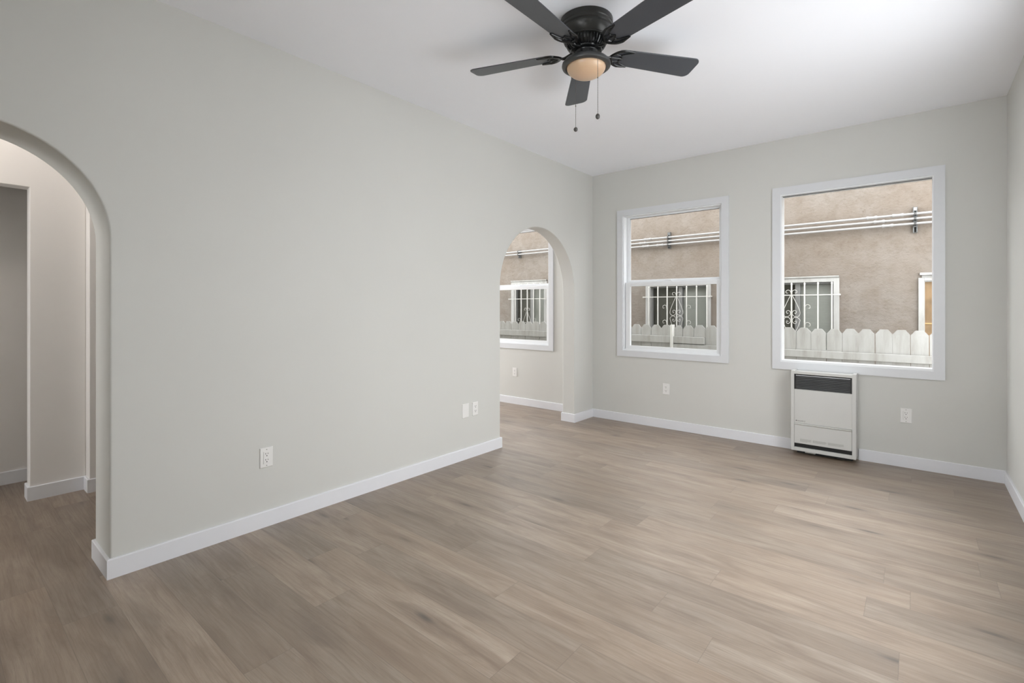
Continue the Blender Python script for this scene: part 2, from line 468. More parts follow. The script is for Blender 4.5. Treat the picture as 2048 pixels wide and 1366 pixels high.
# dining room and hall walls
def d_open(u, v): return -2.0 < u < -0.5 and 0.75 < v < 2.25
structure(wall_grid([YF, -2.0, -0.5, 0.0], [-0.004, 0.75, 2.25, RH], d_open, XD - 0.15, XD, 0).build('wall_dining', 'hall'), 'dining room side wall', 'wall')
structure(MB().box(XD, -0.15, -2.72, -2.6, -0.004, RH).build('wall_partition', 'hall'), 'wall between dining room and hall', 'wall')
HX, HO = -1.543, -4.443                     # hall wall face x, edge of its opening y
structure(MB().prism([(-4.167, -0.004), (HO, -0.004), (HO, 2.018), (-5.75, 2.018), (-5.75, -0.004), (YF, -0.004), (YF, RH), (-4.167, RH)], 0, HX - 0.122, HX)
          .box(HX - 0.122, -1.43, -4.167, -2.72, -0.004, RH).build('wall_hall', 'hall', bevel=0.004), 'hall wall with a squared opening', 'wall')
structure(MB().box(-2.20, -2.083, YF, -2.72, -0.004, RH).build('wall_closet', 'hall'), 'wall inside the hall opening', 'wall')

# baseboards: swept board with mitred corners
BT, BH = 0.013, 0.0901
def baseboard(name, path, label, side=1):
    """path: wall line in XY, board on its right (side 1) or left (side -1)"""
    P = [Vector((p[0], p[1])) for p in path]
    prof = [(0.0, 0.0), (BT, 0.0), (BT, BH - 0.0035), (BT - 0.0035, BH), (0.0, BH)]
    mb = MB(); rings = []
    for i, p in enumerate(P):
        d0 = (P[i] - P[i - 1]).normalized() if i else (P[1] - P[0]).normalized()
        d1 = (P[i + 1] - P[i]).normalized() if i < len(P) - 1 else d0
        n0 = Vector((d0.y, -d0.x)) * side; n1 = Vector((d1.y, -d1.x)) * side
        m = (n0 + n1).normalized(); m = m / max(0.2, m.dot(n0))
        rings.append([mb.bm.verts.new((p.x + m.x * o, p.y + m.y * o, z)) for o, z in prof])
    k = len(prof)
    for A, B in zip(rings, rings[1:]):
        for j in range(k): mb.bm.faces.new((A[j], A[(j + 1) % k], B[(j + 1) % k], B[j]))
    mb.bm.faces.new(rings[0]); mb.bm.faces.new(list(reversed(rings[-1])))
    o = mb.build(name, 'trim', smooth=False)
    return structure(o, label, 'baseboard')
baseboard('baseboard_left', [(-0.292, -3.2), (-0.292, A1[1]), (0, A1[1]), (0, A2[0]), (-0.15, A2[0]), (-0.15, -2.55)], 'white baseboard along the left wall between the arches')
baseboard('baseboard_stub', [(-0.15, 0), (-0.15, A2[1]), (0, A2[1]), (0, -0.0001), (2.02, -0.0001)], 'white baseboard from the far arch to the heater')
baseboard('baseboard_back', [(2.4865, 0), (RW, 0), (RW, YF)], 'white baseboard from the heater round to the right wall')
baseboard('baseboard_dining', [(XD, 0), (-0.163, 0)], 'white baseboard below the dining room window')
baseboard('baseboard_hall', [(HX - 0.122, HO), (HX, HO), (HX, -4.167), (-1.43, -4.167), (-1.43, -2.72)], 'white baseboard round the hall wall end')
baseboard('baseboard_closet', [(-2.083, YF), (-2.083, -2.72)], 'white baseboard inside the hall opening')

# ------------------------------------------------------------------ windows
def ring(mb, x0, x1, z0, z1, wl, wr, wb, wt, y0, y1):
    mb.box(x0, x0 + wl, y0, y1, z0, z1); mb.box(x1 - wr, x1, y0, y1, z0, z1)
    mb.box(x0 + wl, x1 - wr, y0, y1, z0, z0 + wb); mb.box(x0 + wl, x1 - wr, y0, y1, z1 - wt, z1)
    return mb

def double_hung(name, x0, label):
    """x0: outer left edge of the casing"""
    dx = x0 - 0.3155
    X = lambda v: v + dx
    root = ring(MB(), X(0.3155), X(1.4798), 0.7133, 2.3021, 0.0655, 0.0655, 0.0655, 0.0655, -0.016, 0.0).build(name, 'casing')
    structure(root, label, 'window')
    fr = ring(MB(), X(0.372), X(1.4205), 0.770, 2.246, 0.020, 0.020, 0.018, 0.020, -0.002, 0.13)
    fr.box(X(0.392), X(0.398), 0.060, 0.066, 0.788, 2.226); fr.box(X(1.3945), X(1.4005), 0.060, 0.066, 0.788, 2.226)
    fr.box(X(0.392), X(1.4005), 0.004, 0.016, 0.788, 0.796)
    fr.build('window_frame', 'vinyl', root, bevel=0.0012)
    lo = ring(MB(), X(0.399), X(1.3935), 0.790, 1.512, 0.052, 0.036, 0.040, 0.040, 0.024, 0.056)
    lo = lo.build('lower_sash', 'vinyl', root, bevel=0.002)
    MB().box(X(0.449), X(1.3595), 0.038, 0.042, 0.828, 1.474).build('pane', 'glass', lo)
    mb = MB().box(X(0.86), X(0.92), 0.030, 0.052, 1.511, 1.519).box(X(0.874), X(0.906), 0.026, 0.046, 1.519, 1.531)
    mb.build('sash_lock', 'vinyl', lo, bevel=0.002)
    up = ring(MB(), X(0.398), X(1.3945), 1.500, 2.228, 0.030, 0.024, 0.041, 0.018, 0.066, 0.098)
    up = up.build('upper_sash', 'vinyl', root, bevel=0.002)
    MB().box(X(0.426), X(1.3725), 0.080, 0.084, 1.539, 2.212).build('pane', 'glass', up)
    g = ring(MB(), X(0.4265), X(0.4295), 1.541, 2.210, 0.001, 0.001, 0.001, 0.001, 0.0755, 0.0795)
    g.box(X(0.428), X(1.3705), 0.0755, 0.0795, 2.2065, 2.210); g.build('glazing_seal', 'black', up)
    MB().box(X(0.399), X(1.3935), 0.112, 0.1125, 0.790, 1.512).build('insect_screen', 'screen', root)
    return root
double_hung('window_1', 0.3155, 'double-hung window left of the picture window, white casing')
double_hung('window_3', -1.703, 'double-hung window seen through the far arch')

def picture_window():
    root = ring(MB(), 1.8519, 3.0151, 0.6956, 2.309, 0.0653, 0.0653, 0.0653, 0.0653, -0.016, 0.0).build('window_2', 'casing')
    structure(root, 'large fixed picture window above the white wall heater', 'window')
    ring(MB(), 1.909, 2.9575, 0.751, 2.248, 0.018, 0.016, 0.026, 0.016, -0.010, 0.10).build('window_frame', 'vinyl', root, bevel=0.0015)
    MB().box(1.929, 2.9405, 0.026, 0.034, 2.225, 2.231).build('glazing_seal', 'louver', root)
    MB().box(1.927, 2.9415, 0.034, 0.040, 0.777, 2.232).build('pane', 'glass', root)
picture_window()
def plain_window(name, axis, a0, a1, z0, z1, h0, h1, label):
    mb = MB()
    if axis == 1: ring(mb, a0, a1, z0, z1, .05, .05, .05, .05, h0, h1)
    else:
        mb.box(h0, h1, a0, a0 + .05, z0, z1).box(h0, h1, a1 - .05, a1, z0, z1).box(h0, h1, a0 + .05, a1 - .05, z0, z0 + .05).box(h0, h1, a0 + .05, a1 - .05, z1 - .05, z1)
    root = structure(mb.build(name, 'vinyl', bevel=0.003), label, 'window')
    m = (h0 + h1) / 2; p = MB()
    if axis == 1: p.box(a0 + .048, a1 - .048, m - .002, m + .002, z0 + .048, z1 - .048)
    else: p.box(m - .002, m + .002, a0 + .048, a1 - .048, z0 + .048, z1 - .048)
    p.build('pane', 'glass', root)
plain_window('window_4', 1, 0.5, 3.1, 0.6, 2.4, YF - 0.12, YF - 0.04, 'wide front window')
plain_window('hall_fill_window', 1, -1.35, -0.45, 0.6, 2.4, YF - 0.12, YF - 0.04, 'unseen narrow window added to brighten the hall')  # invented opening for the hall fill lamp
plain_window('window_5', 0, -3.4, -1.3, 0.55, 2.3, RW + 0.04, RW + 0.12, 'wide window in the right wall')
plain_window('window_6', 0, -2.0, -0.5, 0.75, 2.25, XD - 0.12, XD - 0.04, 'window in the dining room side wall')

# ------------------------------------------------------------------ ceiling fan
FC = Vector((1.5188, -2.6669, 0)); FA0, FZB, FP, FR_ = 0.9606, 2.5778, -0.2028, 0.6483
RT = Vector((math.cos(YAW), math.sin(YAW), 0)); FWD = Vector((-math.sin(YAW), math.cos(YAW), 0))
def fan():
    cx, cy = FC.x, FC.y
    f = thing('ceiling_fan', (cx, cy, RH), 'black five-blade hugger ceiling fan with amber bowl light', 'ceiling fan')
    MB().lathe([(0.0, 2.7399), (0.136, 2.7399), (0.1375, 2.736), (0.1375, 2.713), (0.1345, 2.709), (0.1345, 2.704), (0.1365, 2.700), (0.1365, 2.694), (0.132, 2.690),
                (0.132, 2.684), (0.134, 2.680), (0.1325, 2.672), (0.128, 2.659), (0.120, 2.645), (0.1155, 2.639), (0.1165, 2.635), (0.113, 2.631), (0.0, 2.631)], cx, cy, 64
               ).build('motor_housing', 'fan', f, smooth=True)
    MB().lathe([(0.0, 2.6335), (0.098, 2.6335), (0.098, 2.622), (0.088, 2.600), (0.072, 2.588), (0.0, 2.588)], cx, cy, 48).build('motor', 'black', f, smooth=True)
    v = MB()
    n = 40
    for i in range(n):
        a = 2 * math.pi * i / n
        m = Matrix.Translation((cx, cy, 0)) @ Matrix.Rotation(a, 4, 'Z')
        v.prism([(0.097, 2.6325), (0.1065, 2.6325), (0.1055, 2.620), (0.099, 2.606), (0.088, 2.594), (0.072, 2.586), (0.070, 2.589), (0.085, 2.598), (0.095, 2.612)], 1, -0.0032, 0.0032, m)
    v.build('vent_fins', 'fan_gloss', f)
    MB().lathe([(0.0, 2.590), (0.080, 2.590), (0.083, 2.586), (0.080, 2.580), (0.062, 2.576), (0.060, 2.572), (0.060, 2.545), (0.055, 2.540), (0.0, 2.540)], cx, cy, 48).build('switch_housing', 'fan_gloss', f, smooth=True)
    MB().lathe([(0.058, 2.548), (0.075, 2.544), (0.100, 2.536), (0.116, 2.527), (0.1255, 2.516), (0.127, 2.508), (0.1245, 2.501), (0.117, 2.497), (0.108, 2.496), (0.103, 2.498), (0.1015, 2.503), (0.060, 2.510)], cx, cy, 64).build('light_ring', 'fan_ring', f, smooth=True)
    prof = [(0.1010 * math.sin(a), 2.500 - 0.056 * math.cos(a) * 1.0) for a in [math.radians(v) for v in range(90, -1, -6)]]
    MB().lathe([(0.098, 2.506)] + prof, cx, cy, 64).build('glass_bowl', 'bowl', f, smooth=True)

    # blades and their scrolled irons, in blade space: r along the blade, s across it
    w0, w1 = 0.112, 0.142
    def hw(r): return 0.5 * (w0 + (w1 - w0) * (r - 0.22) / (FR_ - 0.22))
    out = []
    cr = 0.034
    for sgn in (-1, 1):
        side = [(0.158, sgn * 0.018), (0.164, sgn * 0.034), (0.180, sgn * 0.049), (0.204, sgn * hw(0.204))]
        cxr, cs = FR_ - cr, sgn * (hw(FR_) - cr)
        arc = [(cxr + cr * math.sin(t), cs + sgn * cr * math.cos(t)) for t in [math.radians(a) for a in range(0, 91, 10)]]
        seq = side + arc
        out += seq if sgn == -1 else list(reversed(seq))
    def flat(p): return sum(p[i][0] * p[(i + 1) % len(p)][1] - p[(i + 1) % len(p)][0] * p[i][1] for i in range(len(p)))
    tilt = math.tan(FP)
    for k in range(5):
        a = FA0 + k * math.radians(72)
        base = Matrix.Translation((cx, cy, FZB)) @ Matrix.Rotation(a, 4, 'Z')
        sh = Matrix.Identity(4); sh[2][1] = tilt
        m = base @ sh
        MB().prism(out, 2, -0.0025, 0.0035, m).build('blade', 'blade', f, bevel=0.0015)
        ir = MB()
        def P(r, s, z=0.0): return m @ Vector((r, s, z))
        zz = -0.006
        neck = [base @ Vector((0.070, 0, 0.006)), base @ Vector((0.095, 0, -0.004)), base @ Vector((0.120, 0, -0.012)), P(0.142, 0, zz)]
        ir.tube(curve(neck, 6), [0.014 - 0.004 * i / 18 for i in range(19)], 10, flat=0.6)
        for sg in (-1, 1):
            arm = [P(0.138, 0, zz), P(0.150, sg * 0.022, zz), P(0.173, sg * 0.045, zz), P(0.206, sg * 0.056, zz), P(0.256, sg * 0.054, zz)]
            ir.tube(curve(arm, 6), [0.0095] * 19 + [0.008, 0.007, 0.0065, 0.006, 0.0055, 0.0045], 8, flat=0.6)
            scal = [P(0.252, sg * 0.050, zz), P(0.222, sg * 0.040, zz), P(0.197, sg * 0.028, zz), P(0.193, sg * 0.015, zz), P(0.206, sg * 0.004, zz), P(0.210, 0, zz)]
            ir.tube(curve(scal, 5), 0.0036, 6)
            ir.tube([P(0.156, sg * 0.026, zz), P(0.194, sg * 0.020, zz)], 0.003, 6)
        ir.tube([P(0.142, 0, zz), P(0.210, 0, zz)], 0.0042, 6)
        ir.build('blade_iron', 'fan_gloss', f, smooth=True)
    for (dr, df, z0, z1, sz, zc) in ((0.041, -0.110, 2.500, 2.2000, 1.25, 2.395), (-0.043, 0.090, 2.530, 2.2077, 1.08, 2.335)):
        p = FC + RT * dr + FWD * df
        c = MB(); z = z0
        c.tube([(p.x, p.y, z0), (p.x, p.y, z1 + 0.010)], 0.0010, 6)
        while z > z1 + 0.012: c.ball((p.x, p.y, z), 0.0016, 1, 6); z -= 0.012
        c.ball((p.x, p.y, zc), 0.0030, 1.6, 8)
        ch = c.build('pull_chain', 'chain', f, smooth=True)
        MB().ball((p.x, p.y, z1), 0.0112, sz, 20).build('fob', 'fob', ch, smooth=True)
fan()

# ------------------------------------------------------------------ wall heater
def heater():
    x0, x1, yf, yb, z0, z1 = 2.026, 2.481, -0.165, -0.018, 0.034, 0.7085
    h = thing('wall_heater', ((x0 + x1) / 2, 0, z0), 'white slim gas wall heater below the picture window', 'heater')
    lx0, lx1, lz0, lz1 = 2.050, 2.4545, 0.553, 0.681
    c = MB()
    c.box(x0, lx0, yf, yb, z0, z1); c.box(lx1, x1, yf, yb, z0, z1)                       # side posts
    c.box(lx0, lx1, yf, yf + 0.012, lz1, z1 - 0.004); c.box(lx0, lx1, yf + 0.012, yb, z1 - 0.018, z1 - 0.008)   # top rail, lid
    c.box(lx0, lx1, yf + 0.003, yf + 0.012, 0.268, lz0)                                  # front panel
    c.box(lx0, lx1, yb - 0.004, yb, z0, z1 - 0.01)                                       # back
    c.box(lx0, lx1, yf, yb - 0.01, z0, 0.064)                                            # bottom rail
    c.build('cabinet', 'heater', h, bevel=0.0015)
    MB().box(lx0, lx1, yf + 0.030, yf + 0.034, lz0 - 0.02, lz1 + 0.01).box(lx0, lx0 + 0.012, yf + 0.004, yf + 0.03, lz0, lz1).box(lx1 - 0.012, lx1, yf + 0.004, yf + 0.03, lz0, lz1
        ).build('louver_recess', 'black', h)
    for i in range(8):
        z = lz0 + 0.010 + i * 0.0138
        m = Matrix.Translation((0, yf + 0.014, z)) @ Matrix.Rotation(math.radians(38), 4, 'X')
        s = MB().box(lx0 + 0.012, lx1 - 0.012, -0.009, 0.009, -0.0008, 0.0008, m)
        s.tube([(lx0 + 0.012, yf + 0.0070, z - 0.0055), (lx1 - 0.012, yf + 0.0070, z - 0.0055)], 0.0017, 6)
        s.build('louver', 'louver', h)
    MB().box(lx0 + 0.012, lx1 - 0.012, yf + 0.006, yf + 0.012, 0.6665, 0.6715).build('louver', 'louver_edge', h, bevel=0.001)
    d = MB().box(lx0 + 0.001, lx1 - 0.002, yf + 0.001, yf + 0.010, 0.098, 0.252)
    d.prism([(yf + 0.001, 0.252), (yf - 0.006, 0.257), (yf - 0.007, 0.264), (yf - 0.002, 0.2665), (yf + 0.010, 0.2665), (yf + 0.010, 0.252)], 0, lx0 + 0.001, lx1 - 0.002)
    dr = d.build('access_door', 'heater', h, bevel=0.001)
    g = MB().box(lx0, lx1, yf + 0.014, yf + 0.020, 0.062, 0.100)
    for z in (0.070, 0.079, 0.088): g.box(lx0, lx1, yf + 0.008, yf + 0.014, z, z + 0.004)
    g.build('air_slot', 'black', h)
    # small printed notice: rows of fine strokes in three blocks
    t = MB(); rr = random.Random(3)
    for (a, b, rows) in ((2.094, 2.176, 6), (2.186, 2.285, 5), (2.292, 2.402, 5)):
        for r in range(rows):
            z = 0.138 - r * 0.0042; x = a
            end = b - (rr.uniform(0, 0.03) if r == rows - 1 else rr.uniform(0, 0.006))
            while x < end:
                wd = rr.uniform(0.004, 0.011); t.box(x, min(x + wd, end), yf + 0.0004, yf + 0.0011, z - 0.0021, z); x += wd + 0.0016
    t.build('notice_print', 'label', dr)
    # badge: thin outlined plate with a dark dot and lettering
    b = MB().box(2.060, 2.128, yf + 0.0015, yf + 0.0031, 0.280, 0.2955).build('badge', 'heater', h, bevel=0.0005)
    e = MB(); yy = yf + 0.0010
    MB().box(2.127, 2.1285, yy, yy + 0.001, 0.2805, 0.295).build('badge_edge', 'ink', b)
    e.prism([(2.066 + 0.0042 * math.cos(i * math.pi / 8), 0.2885 + 0.0042 * math.sin(i * math.pi / 8)) for i in range(16)], 1, yy, yy + 0.001)
    e.build('badge_dot', 'ink', b)
    tc = bpy.data.curves.new('lettering', 'FONT'); tc.body = 'WILLIAMS'; tc.size = 0.0105; tc.extrude = 0.0003
    to = bpy.data.objects.new('lettering', tc); COL.objects.link(to)
    bpy.context.view_layer.update()
    me = bpy.data.meshes.new_from_object(to.evaluated_get(bpy.context.evaluated_depsgraph_get()))
    COL.objects.unlink(to); bpy.data.objects.remove(to)
    me.transform(Matrix.Translation((2.0725, yy, 0.2848)) @ Matrix.Rotation(H90, 4, 'X'))
    me.materials.clear(); me.materials.append(M['ink'])
    lo = bpy.data.objects.new('lettering', me); COL.objects.link(lo); lo.parent = b; lo.matrix_parent_inverse = parent_world(b).inverted()
    # foot bracket and flue box behind, down to the floor
    MB().box(2.125, 2.20, -0.135, -0.09, 0.018, 0.036).build('valve_cover', 'heater', h, bevel=0.002)
    MB().box(2.06, 2.45, -0.085, -0.02, 0.0, 0.036).build('base', 'black', h)
heater()

# ------------------------------------------------------------------ outlets and plates
def outlet(loc, rot, w, hgt, label, style, group=None):
    """faces -y in its own space; style: decora, duplex, blank, plain"""
    o = thing('wall_plate' if style == 'blank' else 'wall_outlet', (0, 0, 0), label, 'wall plate' if style == 'blank' else 'outlet', group)
    m = Matrix.Translation(loc) @ Matrix.Rotation(rot, 4, 'Z')
    hw_, hh = w / 2, hgt / 2
    def bld(mb, name, mat, par, **k): 
        ob = mb.build(name, mat, par, **k); return ob
    pl = MB()
    pts_b = [(-hw_, -hh), (hw_, -hh), (hw_, hh), (-hw_, hh)]
    q = 0.003
    A = [pl.bm.verts.new(m @ Vector((x, -0.0005, z))) for x, z in pts_b]
    Bv = [pl.bm.verts.new(m @ Vector((x, -0.0035, z))) for x, z in pts_b]
    Cv = [pl.bm.verts.new(m @ Vector((x - math.copysign(q, x), -0.0062, z - math.copysign(q, z)))) for x, z in pts_b]
    for U, V in ((A, Bv), (Bv, Cv)):
        for i in range(4): pl.bm.faces.new((U[i], U[(i + 1) % 4], V[(i + 1) % 4], V[i]))
    pl.bm.faces.new(A); pl.bm.faces.new(Cv)
    bld(pl, 'cover_plate', 'plastic', o)
    for sz in (-1, 1):
        bld(MB().prism([(0.0032 * math.cos(i * math.pi / 6), sz * (hh - 0.011) + 0.0032 * math.sin(i * math.pi / 6)) for i in range(12)], 1, -0.0068, -0.006, m), 'screw', 'label' if style == 'decora' else 'plastic', o)
    if style == 'decora':
        f = bld(MB().box(-0.0175, 0.0175, -0.0085, -0.005, -0.034, 0.034, m), 'receptacle', 'plastic', o, bevel=0.001)
        bld(MB().box(-0.0188, -0.0176, -0.0066, -0.006, -0.0345, 0.0345, m), 'shadow_gap', 'label', o)
        cz, span = (0.017, -0.017), 0.0065
    elif style == 'duplex':
        mb = MB()
        for z in (0.019, -0.019): mb.prism([(0.0165 * math.cos(i * math.pi / 8), z + max(-.0135, min(.0135, 0.0165 * math.sin(i * math.pi / 8)))) for i in range(16)], 1, -0.0080, -0.005, m)
        f = bld(mb, 'receptacle', 'plastic', o); cz, span = (0.019, -0.019), 0.0062
    else: return o
    for z in cz:
        s = MB()
        y0, y1 = -0.0090, -0.0078
        s.box(-span - 0.0013, -span + 0.0013, y0, y1, z + 0.001, z + 0.0095, m); s.box(span - 0.0013, span + 0.0013, y0, y1, z + 0.002, z + 0.0088, m)
        s.prism([(0.0030 * math.cos(i * math.pi / 6), z - 0.0065 + 0.0030 * math.sin(i * math.pi / 6)) for i in range(12)], 1, y0, y1, m)
        bld(s, 'slots', 'slot', f)
    return o
outlet((0, -3.635, 0.391), H90, 0.072, 0.112, 'white outlet low on the left wall between the arches, nearer the camera', 'decora')
outlet((0, -2.043, 0.396), H90, 0.076, 0.114, 'blank white wall plate beside a small outlet, left of the far arch', 'blank')
outlet((0, -1.929, 0.396), H90, 0.066, 0.110, 'narrow white outlet right of a blank plate, close to the far arch', 'duplex')
outlet((0.866, 0, 0.404), 0, 0.071, 0.112, 'white outlet on the back wall below the double-hung window', 'duplex')
outlet((2.787, 0, 0.402), 0, 0.071, 0.112, 'white outlet on the back wall right of the heater', 'decora')
outlet((-1.146, 0, 0.408), 0, 0.070, 0.112, 'white outlet below the dining room window, seen through the far arch', 'duplex')

# ------------------------------------------------------------------ outside: alley, fence, house next door
GZ = -0.60
structure(MB().box(-9, 9, 0.19, 2.7, GZ - 0.1, GZ).build('ground', 'concrete'), 'concrete strip between the houses', 'ground')

FY = 1.30
PW = 0.1405
def picket_mesh(w):
    mb = MB(); h = 1.018
    hw_ = w / 2 - 0.0022
    mb.prism([(-hw_, GZ + 0.03), (hw_, GZ + 0.03), (hw_, 0.972), (hw_ - 0.037, h), (-hw_ + 0.037, h), (-hw_, 0.972)], 1, FY, FY + 0.016)
    return mb
def fence(name, x0, x1, edges, label, rails, post=None):
    f = thing(name, ((x0 + x1) / 2, FY, GZ), label, 'fence')
    proto = None
    for a, b in zip(edges, edges[1:]):
        if proto is None:
            o = picket_mesh(PW).build('picket', 'fence', f, bevel=0.0015); proto = o
        else:
            o = proto.copy(); COL.objects.link(o); o.parent = f; o.matrix_parent_inverse = proto.matrix_parent_inverse
        o.location = ((a + b) / 2, random.uniform(-0.002, 0.002), random.uniform(-0.005, 0.005))
        o.rotation_euler = (0, random.uniform(-0.004, 0.004), 0)
        o.scale = ((b - a) / PW, 1, 1)
    for (a, b, z0, z1) in rails:
        MB().box(a, b, FY - 0.040, FY - 0.003, z0, z1).build('rail', 'fence', f, bevel=0.003)
    if post: MB().box(post[0], post[1], FY - 0.075, FY + 0.016, GZ, post[2]).build('post', 'white_post', f, bevel=0.003)
left_edges = [0.4180 - 0.1420 * k for k in range(27)][::-1]
left_edges = [-3.42 + i * 0.1422 for i in range(24)] + [-0.009, 0.131, 0.269, 0.418]
left_edges = [e for e in left_edges if e < -0.08 or e >= -0.009]
fence('picket_fence', left_edges[0], 0.43, left_edges, 'weathered white picket fence left of its narrow post, outside the double-hung windows', [(left_edges[0], 0.4175, 0.788, 0.876), (left_edges[0], 0.4175, -0.25, -0.16)], (0.4185, 0.4455, 1.022))
right_edges = [0.447, 0.555, 0.692, 0.835, 0.981] + [0.981 + i * 0.1397 for i in range(1, 7)] + [1.964 - 0.0 + i * 0.1404 for i in range(0, 13)]
right_edges = sorted(set(round(e, 4) for e in right_edges)); right_edges = [e for i, e in enumerate(right_edges) if i == 0 or e - right_edges[i - 1] > 0.08]
fence('picket_fence', 0.446, right_edges[-1], right_edges, 'white picket fence right of the narrow post, outside the picture window', [(0.447, right_edges[-1], 0.700, 0.776), (0.447, 0.832, 0.787, 0.872), (0.447, right_edges[-1], -0.25, -0.16)])

# house next door
HY = 2.5
NW = [(-0.479, 0.526, 0.62, 1.645, 'blind'), (1.092, 2.099, 0.62, 1.645, 'blind'), (-3.267, -2.417, 0.55, 1.76, 'blind'), (2.865, 3.70, 0.62, 1.585, 'screen')]
def n_open(u, v): return any(a + 0.03 < u < b - 0.03 and c + 0.03 < v < d - 0.03 for a, b, c, d, _ in NW)
def house():
    h = thing('house', (0, HY, GZ), 'tan stucco house next door, standing beyond the picket fence', 'house')
    us = sorted({-8.0, 8.0, *(v for w in NW for v in (w[0] + 0.03, w[1] - 0.03))}); vs = sorted({GZ, 2.95, *(v for w in NW for v in (w[2] + 0.03, w[3] - 0.03))})
    wall_grid(us, vs, n_open, HY, HY + 0.2, 1).build('stucco_wall', 'stucco', h)
    MB().box(-4.2, 4.6, HY + 0.42, HY + 0.45, 0.2, 2.2).build('room_interior', 'dark_room', h)
    for a, b, c, d, kind in NW:
        fw_ = 0.075 if kind == 'blind' else 0.052
        r = MB(); y0, y1 = HY - 0.028, HY + 0.05
        ring(r, a, b, c, d, fw_, 0.060 if kind == 'blind' else fw_, fw_, fw_ if kind == 'blind' else 0.035, y0, y1)
        if kind == 'screen': r.box(a + 0.012, b, HY - 0.055, HY + 0.03, d + 0.030, d + 0.058).box(a + 0.03, b, HY - 0.02, HY + 0.03, d, d + 0.03)
        else: r.prism([(HY - 0.045, d), (HY - 0.045, d - 0.012), (HY - 0.028, d - 0.03), (HY + 0.02, d - 0.03), (HY + 0.02, d)], 0, a, b)
        wn = r.build('window', 'oldwood', h, bevel=0.003)
        ia, ib, ic, id_ = a + fw_, b - 0.060, c + fw_, d - fw_
        if kind == 'screen':
            ib, id_ = b - fw_, d - 0.035
            MB().box(ia, ib, HY + 0.006, HY + 0.010, ic, id_).build('screen_panel', 'brown_screen', wn)
            MB().box(ia, ib, HY + 0.0, HY + 0.005, 1.052, 1.064).build('divider', 'orange', wn)
            ring(MB(), ia, ib, ic, id_, 0.006, 0.006, 0.006, 0.012, HY - 0.004, HY + 0.012).build('screen_frame', 'oldwood', wn)
            continue
        mid = (ia + ib) / 2 + 0.03
        sf = ring(MB(), ia, ib, ic, id_, 0.022, 0.022, 0.022, 0.022, HY + 0.035, HY + 0.075)
        sf.box(mid - 0.03, mid + 0.03, HY + 0.030, HY + 0.075, ic, id_).build('sash', 'alu', wn, bevel=0.002)
        MB().box(ia, mid, HY + 0.055, HY + 0.058, ic, id_).build('pane', 'far_glass', wn)
        MB().box(mid, ib, HY + 0.048, HY + 0.051, ic, id_).build('pane', 'far_glass', wn)
        bl = MB(); z = ic
        while z < id_:
            bl.box(mid - 0.02, ib, -0.0095, 0.0095, -0.001, 0.001, Matrix.Translation((0, HY + 0.085, z)) @ Matrix.Rotation(math.radians(58), 4, 'X')); z += 0.016
        bl.build('blind', 'blind', wn)
        bl = MB().box(ia, mid - 0.02, HY + 0.125, HY + 0.130, ic, id_).build('curtain', 'curtain', wn)
house()

def grille(xc, xs, x0, x1, sc_top, label, zt=1.565):
    g = thing('security_grille', (xc, HY, 0.6), label, 'window bars', 'white scrolled window grilles')
    Y = HY - 0.085
    MB().box(x0, x1, Y - 0.006, Y + 0.006, 1.400, 1.411).build('crossbar', 'ironwork', g)
    MB().box(x0, x1, Y - 0.006, Y + 0.006, 0.668, 0.679).build('crossbar', 'ironwork', g)
    for x in xs:
        b = MB().box(x - 0.0078, x + 0.0078, Y - 0.0078, Y + 0.0078, 0.60, zt - 0.03)
        b.lathe([(0.0, zt - 0.034), (0.009, zt - 0.032), (0.012, zt - 0.014), (0.009, zt - 0.004), (0.0, zt + 0.006)], x, Y, 10)
        b.build('bar', 'ironwork', g)
    for x in (x0, x1):
        for zb in (1.396, 0.664): MB().box(x - 0.008, x + 0.008, Y - 0.008, HY - 0.0, zb, zb + 0.019).build('wall_bracket', 'ironwork', g)
    def scroll(pts, name='scroll'):
        MB().tube([(xc + p[0], Y - 0.012, p[1]) for p in curve([(q[0], q[1], 0) for q in pts], 6)], 0.0029, 6, up=(0, 1, 0)).build(name, 'ironwork', g)
    def spiral(cx_, cz, r, a0, turns, sg):
        return [(cx_ + r * (1 - 0.72 * i / 10) * math.cos(a0 + sg * turns * 2 * math.pi * i / 10), cz + r * (1 - 0.72 * i / 10) * math.sin(a0 + sg * turns * 2 * math.pi * i / 10)) for i in range(11)]
    t = sc_top
    for s in (-1, 1):
        up_ = spiral(s * 0.044, t - 0.022, 0.036, math.pi if s > 0 else 0, 0.8, -s)          # top curl, leaving the bar
        leg = [(s * 0.010, t - 0.062), (s * 0.060, t - 0.175), (s * 0.100, t - 0.285), (s * 0.083, t - 0.335), (s * 0.045, t - 0.345)]
        lo = [(s * 0.014, t - 0.318), (s * 0.012, t - 0.285), (s * 0.034, t - 0.262), (s * 0.058, t - 0.276), (s * 0.050, t - 0.302), (s * 0.036, t - 0.295)]
        scroll(up_[::-1] + [(s * 0.004, t - 0.045)]); scroll(leg + lo)
        l2 = [(s * 0.036, t - 0.408), (s * 0.056, t - 0.400), (s * 0.056, t - 0.425), (s * 0.034, t - 0.434), (s * 0.012, t - 0.405), (s * 0.022, t - 0.365), (s * 0.060, t - 0.352), (s * 0.098, t - 0.385), (s * 0.092, t - 0.42), (s * 0.066, t - 0.50), (s * 0.012, t - 0.60)]
        scroll(l2)
        for zc in (t - 0.215, t - 0.445):
            side = [(s * 0.153, zc - 0.035), (s * 0.158, zc + 0.008), (s * 0.182, zc + 0.030), (s * 0.212, zc + 0.012), (s * 0.208, zc - 0.018), (s * 0.188, zc - 0.014)]
            scroll(side)
    return g
BP = 0.1487
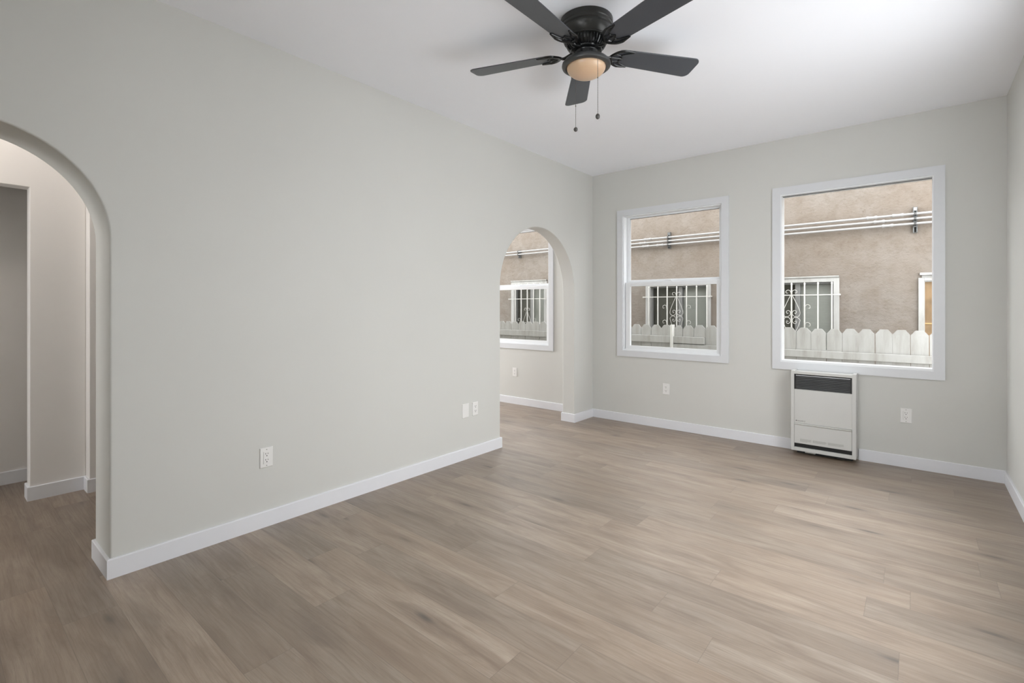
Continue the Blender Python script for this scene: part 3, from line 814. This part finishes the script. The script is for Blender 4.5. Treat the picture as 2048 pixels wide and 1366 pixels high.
grille(0.048, [0.048 + BP * k for k in (-3, -2, -1, 0, 1, 2, 3)], -0.49, 0.535, 1.466, 'white scrolled window bars on the neighbouring house, behind the fence post')
grille(1.582, [1.582 + BP * k for k in (-3, -2, -1, 0, 1, 2, 3)], 1.085, 2.106, 1.466, 'white scrolled window bars on the neighbouring house, left in the picture window')
grille(-2.819, [-2.819 + 0.147 * k for k in (-2, -1, 0, 1, 2)], -3.275, -2.409, 1.225, 'white scrolled window bars on the neighbouring house, seen through the far arch', 1.69)

def conduit(z, x0, x1, couplings, label, slope=0.0):
    Y = HY - 0.075
    c = thing('conduit_pipe', ((x0 + x1) / 2, HY, z), label, 'pipe', 'conduit pipes on the stucco wall')
    MB().tube([(x0, Y, z + slope * x0), (x1, Y, z + slope * x1)], 0.0135, 12).build('pipe', 'conduit', c, smooth=True)
    for x in couplings:
        zz = z + slope * x
        k = MB().tube([(x - 0.05, Y, zz), (x + 0.05, Y, zz)], 0.0165, 12).tube([(x - 0.052, Y, zz), (x - 0.030, Y, zz)], 0.0205, 10).tube([(x + 0.030, Y, zz), (x + 0.052, Y, zz)], 0.0205, 10)
        k.build('coupling', 'conduit', c, smooth=True)
    return c
conduit(2.3195, -6.5, 6.5, (2.433, -0.42, 2.68), 'topmost of the conduit pipes along the stucco wall', 0.002)
conduit(2.2655, -6.5, 6.5, (2.505, -0.505), 'middle of the conduit pipes along the stucco wall', 0.0015)
conduit(2.2110, -1.9, 6.5, (2.585, -0.455, -0.22), 'lowest of the three conduit pipes along the stucco wall', 0.0005)
def pipe_bracket(x, z0, z1, n, label):
    b = thing('pipe_bracket', (x, HY, (z0 + z1) / 2), label, 'bracket', 'metal brackets carrying the pipes')
    y1 = HY - 0.001
    m = MB().box(x - 0.021, x - 0.017, HY - 0.042, y1, z0, z1).box(x + 0.017, x + 0.021, HY - 0.042, y1, z0, z1).box(x - 0.021, x + 0.021, y1 - 0.004, y1, z0, z1)
    m.box(x - 0.017, x - 0.010, HY - 0.042, HY - 0.039, z0, z1).box(x + 0.010, x + 0.017, HY - 0.042, HY - 0.039, z0, z1)
    m.build('channel', 'steel', b)
    MB().box(x - 0.014, x + 0.014, HY - 0.046, HY - 0.040, z1 - 0.045, z1 - 0.008).build('end_clip', 'conduit' if x > 2 else 'steel', b, bevel=0.002)
    MB().box(x - 0.0165, x + 0.0165, y1 - 0.010, y1 - 0.005, z0 + 0.01, z1 - 0.05).build('channel_back', 'black', b)
    for zc in (2.3195 + .002 * x, 2.2655 + .0015 * x, 2.211)[:n]:
        k = MB()
        for s in (-1, 1): k.tube([(x + s * 0.006, HY - 0.040, zc + 0.024), (x + s * 0.006, HY - 0.072, zc + 0.0185), (x + s * 0.006, HY - 0.092, zc + 0.008), (x + s * 0.006, HY - 0.092, zc - 0.008), (x + s * 0.006, HY - 0.072, zc - 0.0185), (x + s * 0.006, HY - 0.040, zc - 0.024)], 0.0045, 6)
        k.box(x - 0.012, x + 0.012, HY - 0.052, HY - 0.040, zc - 0.036, zc - 0.022)
        k.build('clamp', 'steel', b)
pipe_bracket(2.837, 2.112, 2.411, 3, 'steel channel bracket on the pipes, seen in the picture window')
pipe_bracket(-0.092, 2.156, 2.404, 3, 'steel channel bracket on the pipes, seen in the left double-hung window')
pipe_bracket(-3.052, 2.196, 2.345, 2, 'short steel bracket on two pipes, seen through the far arch')
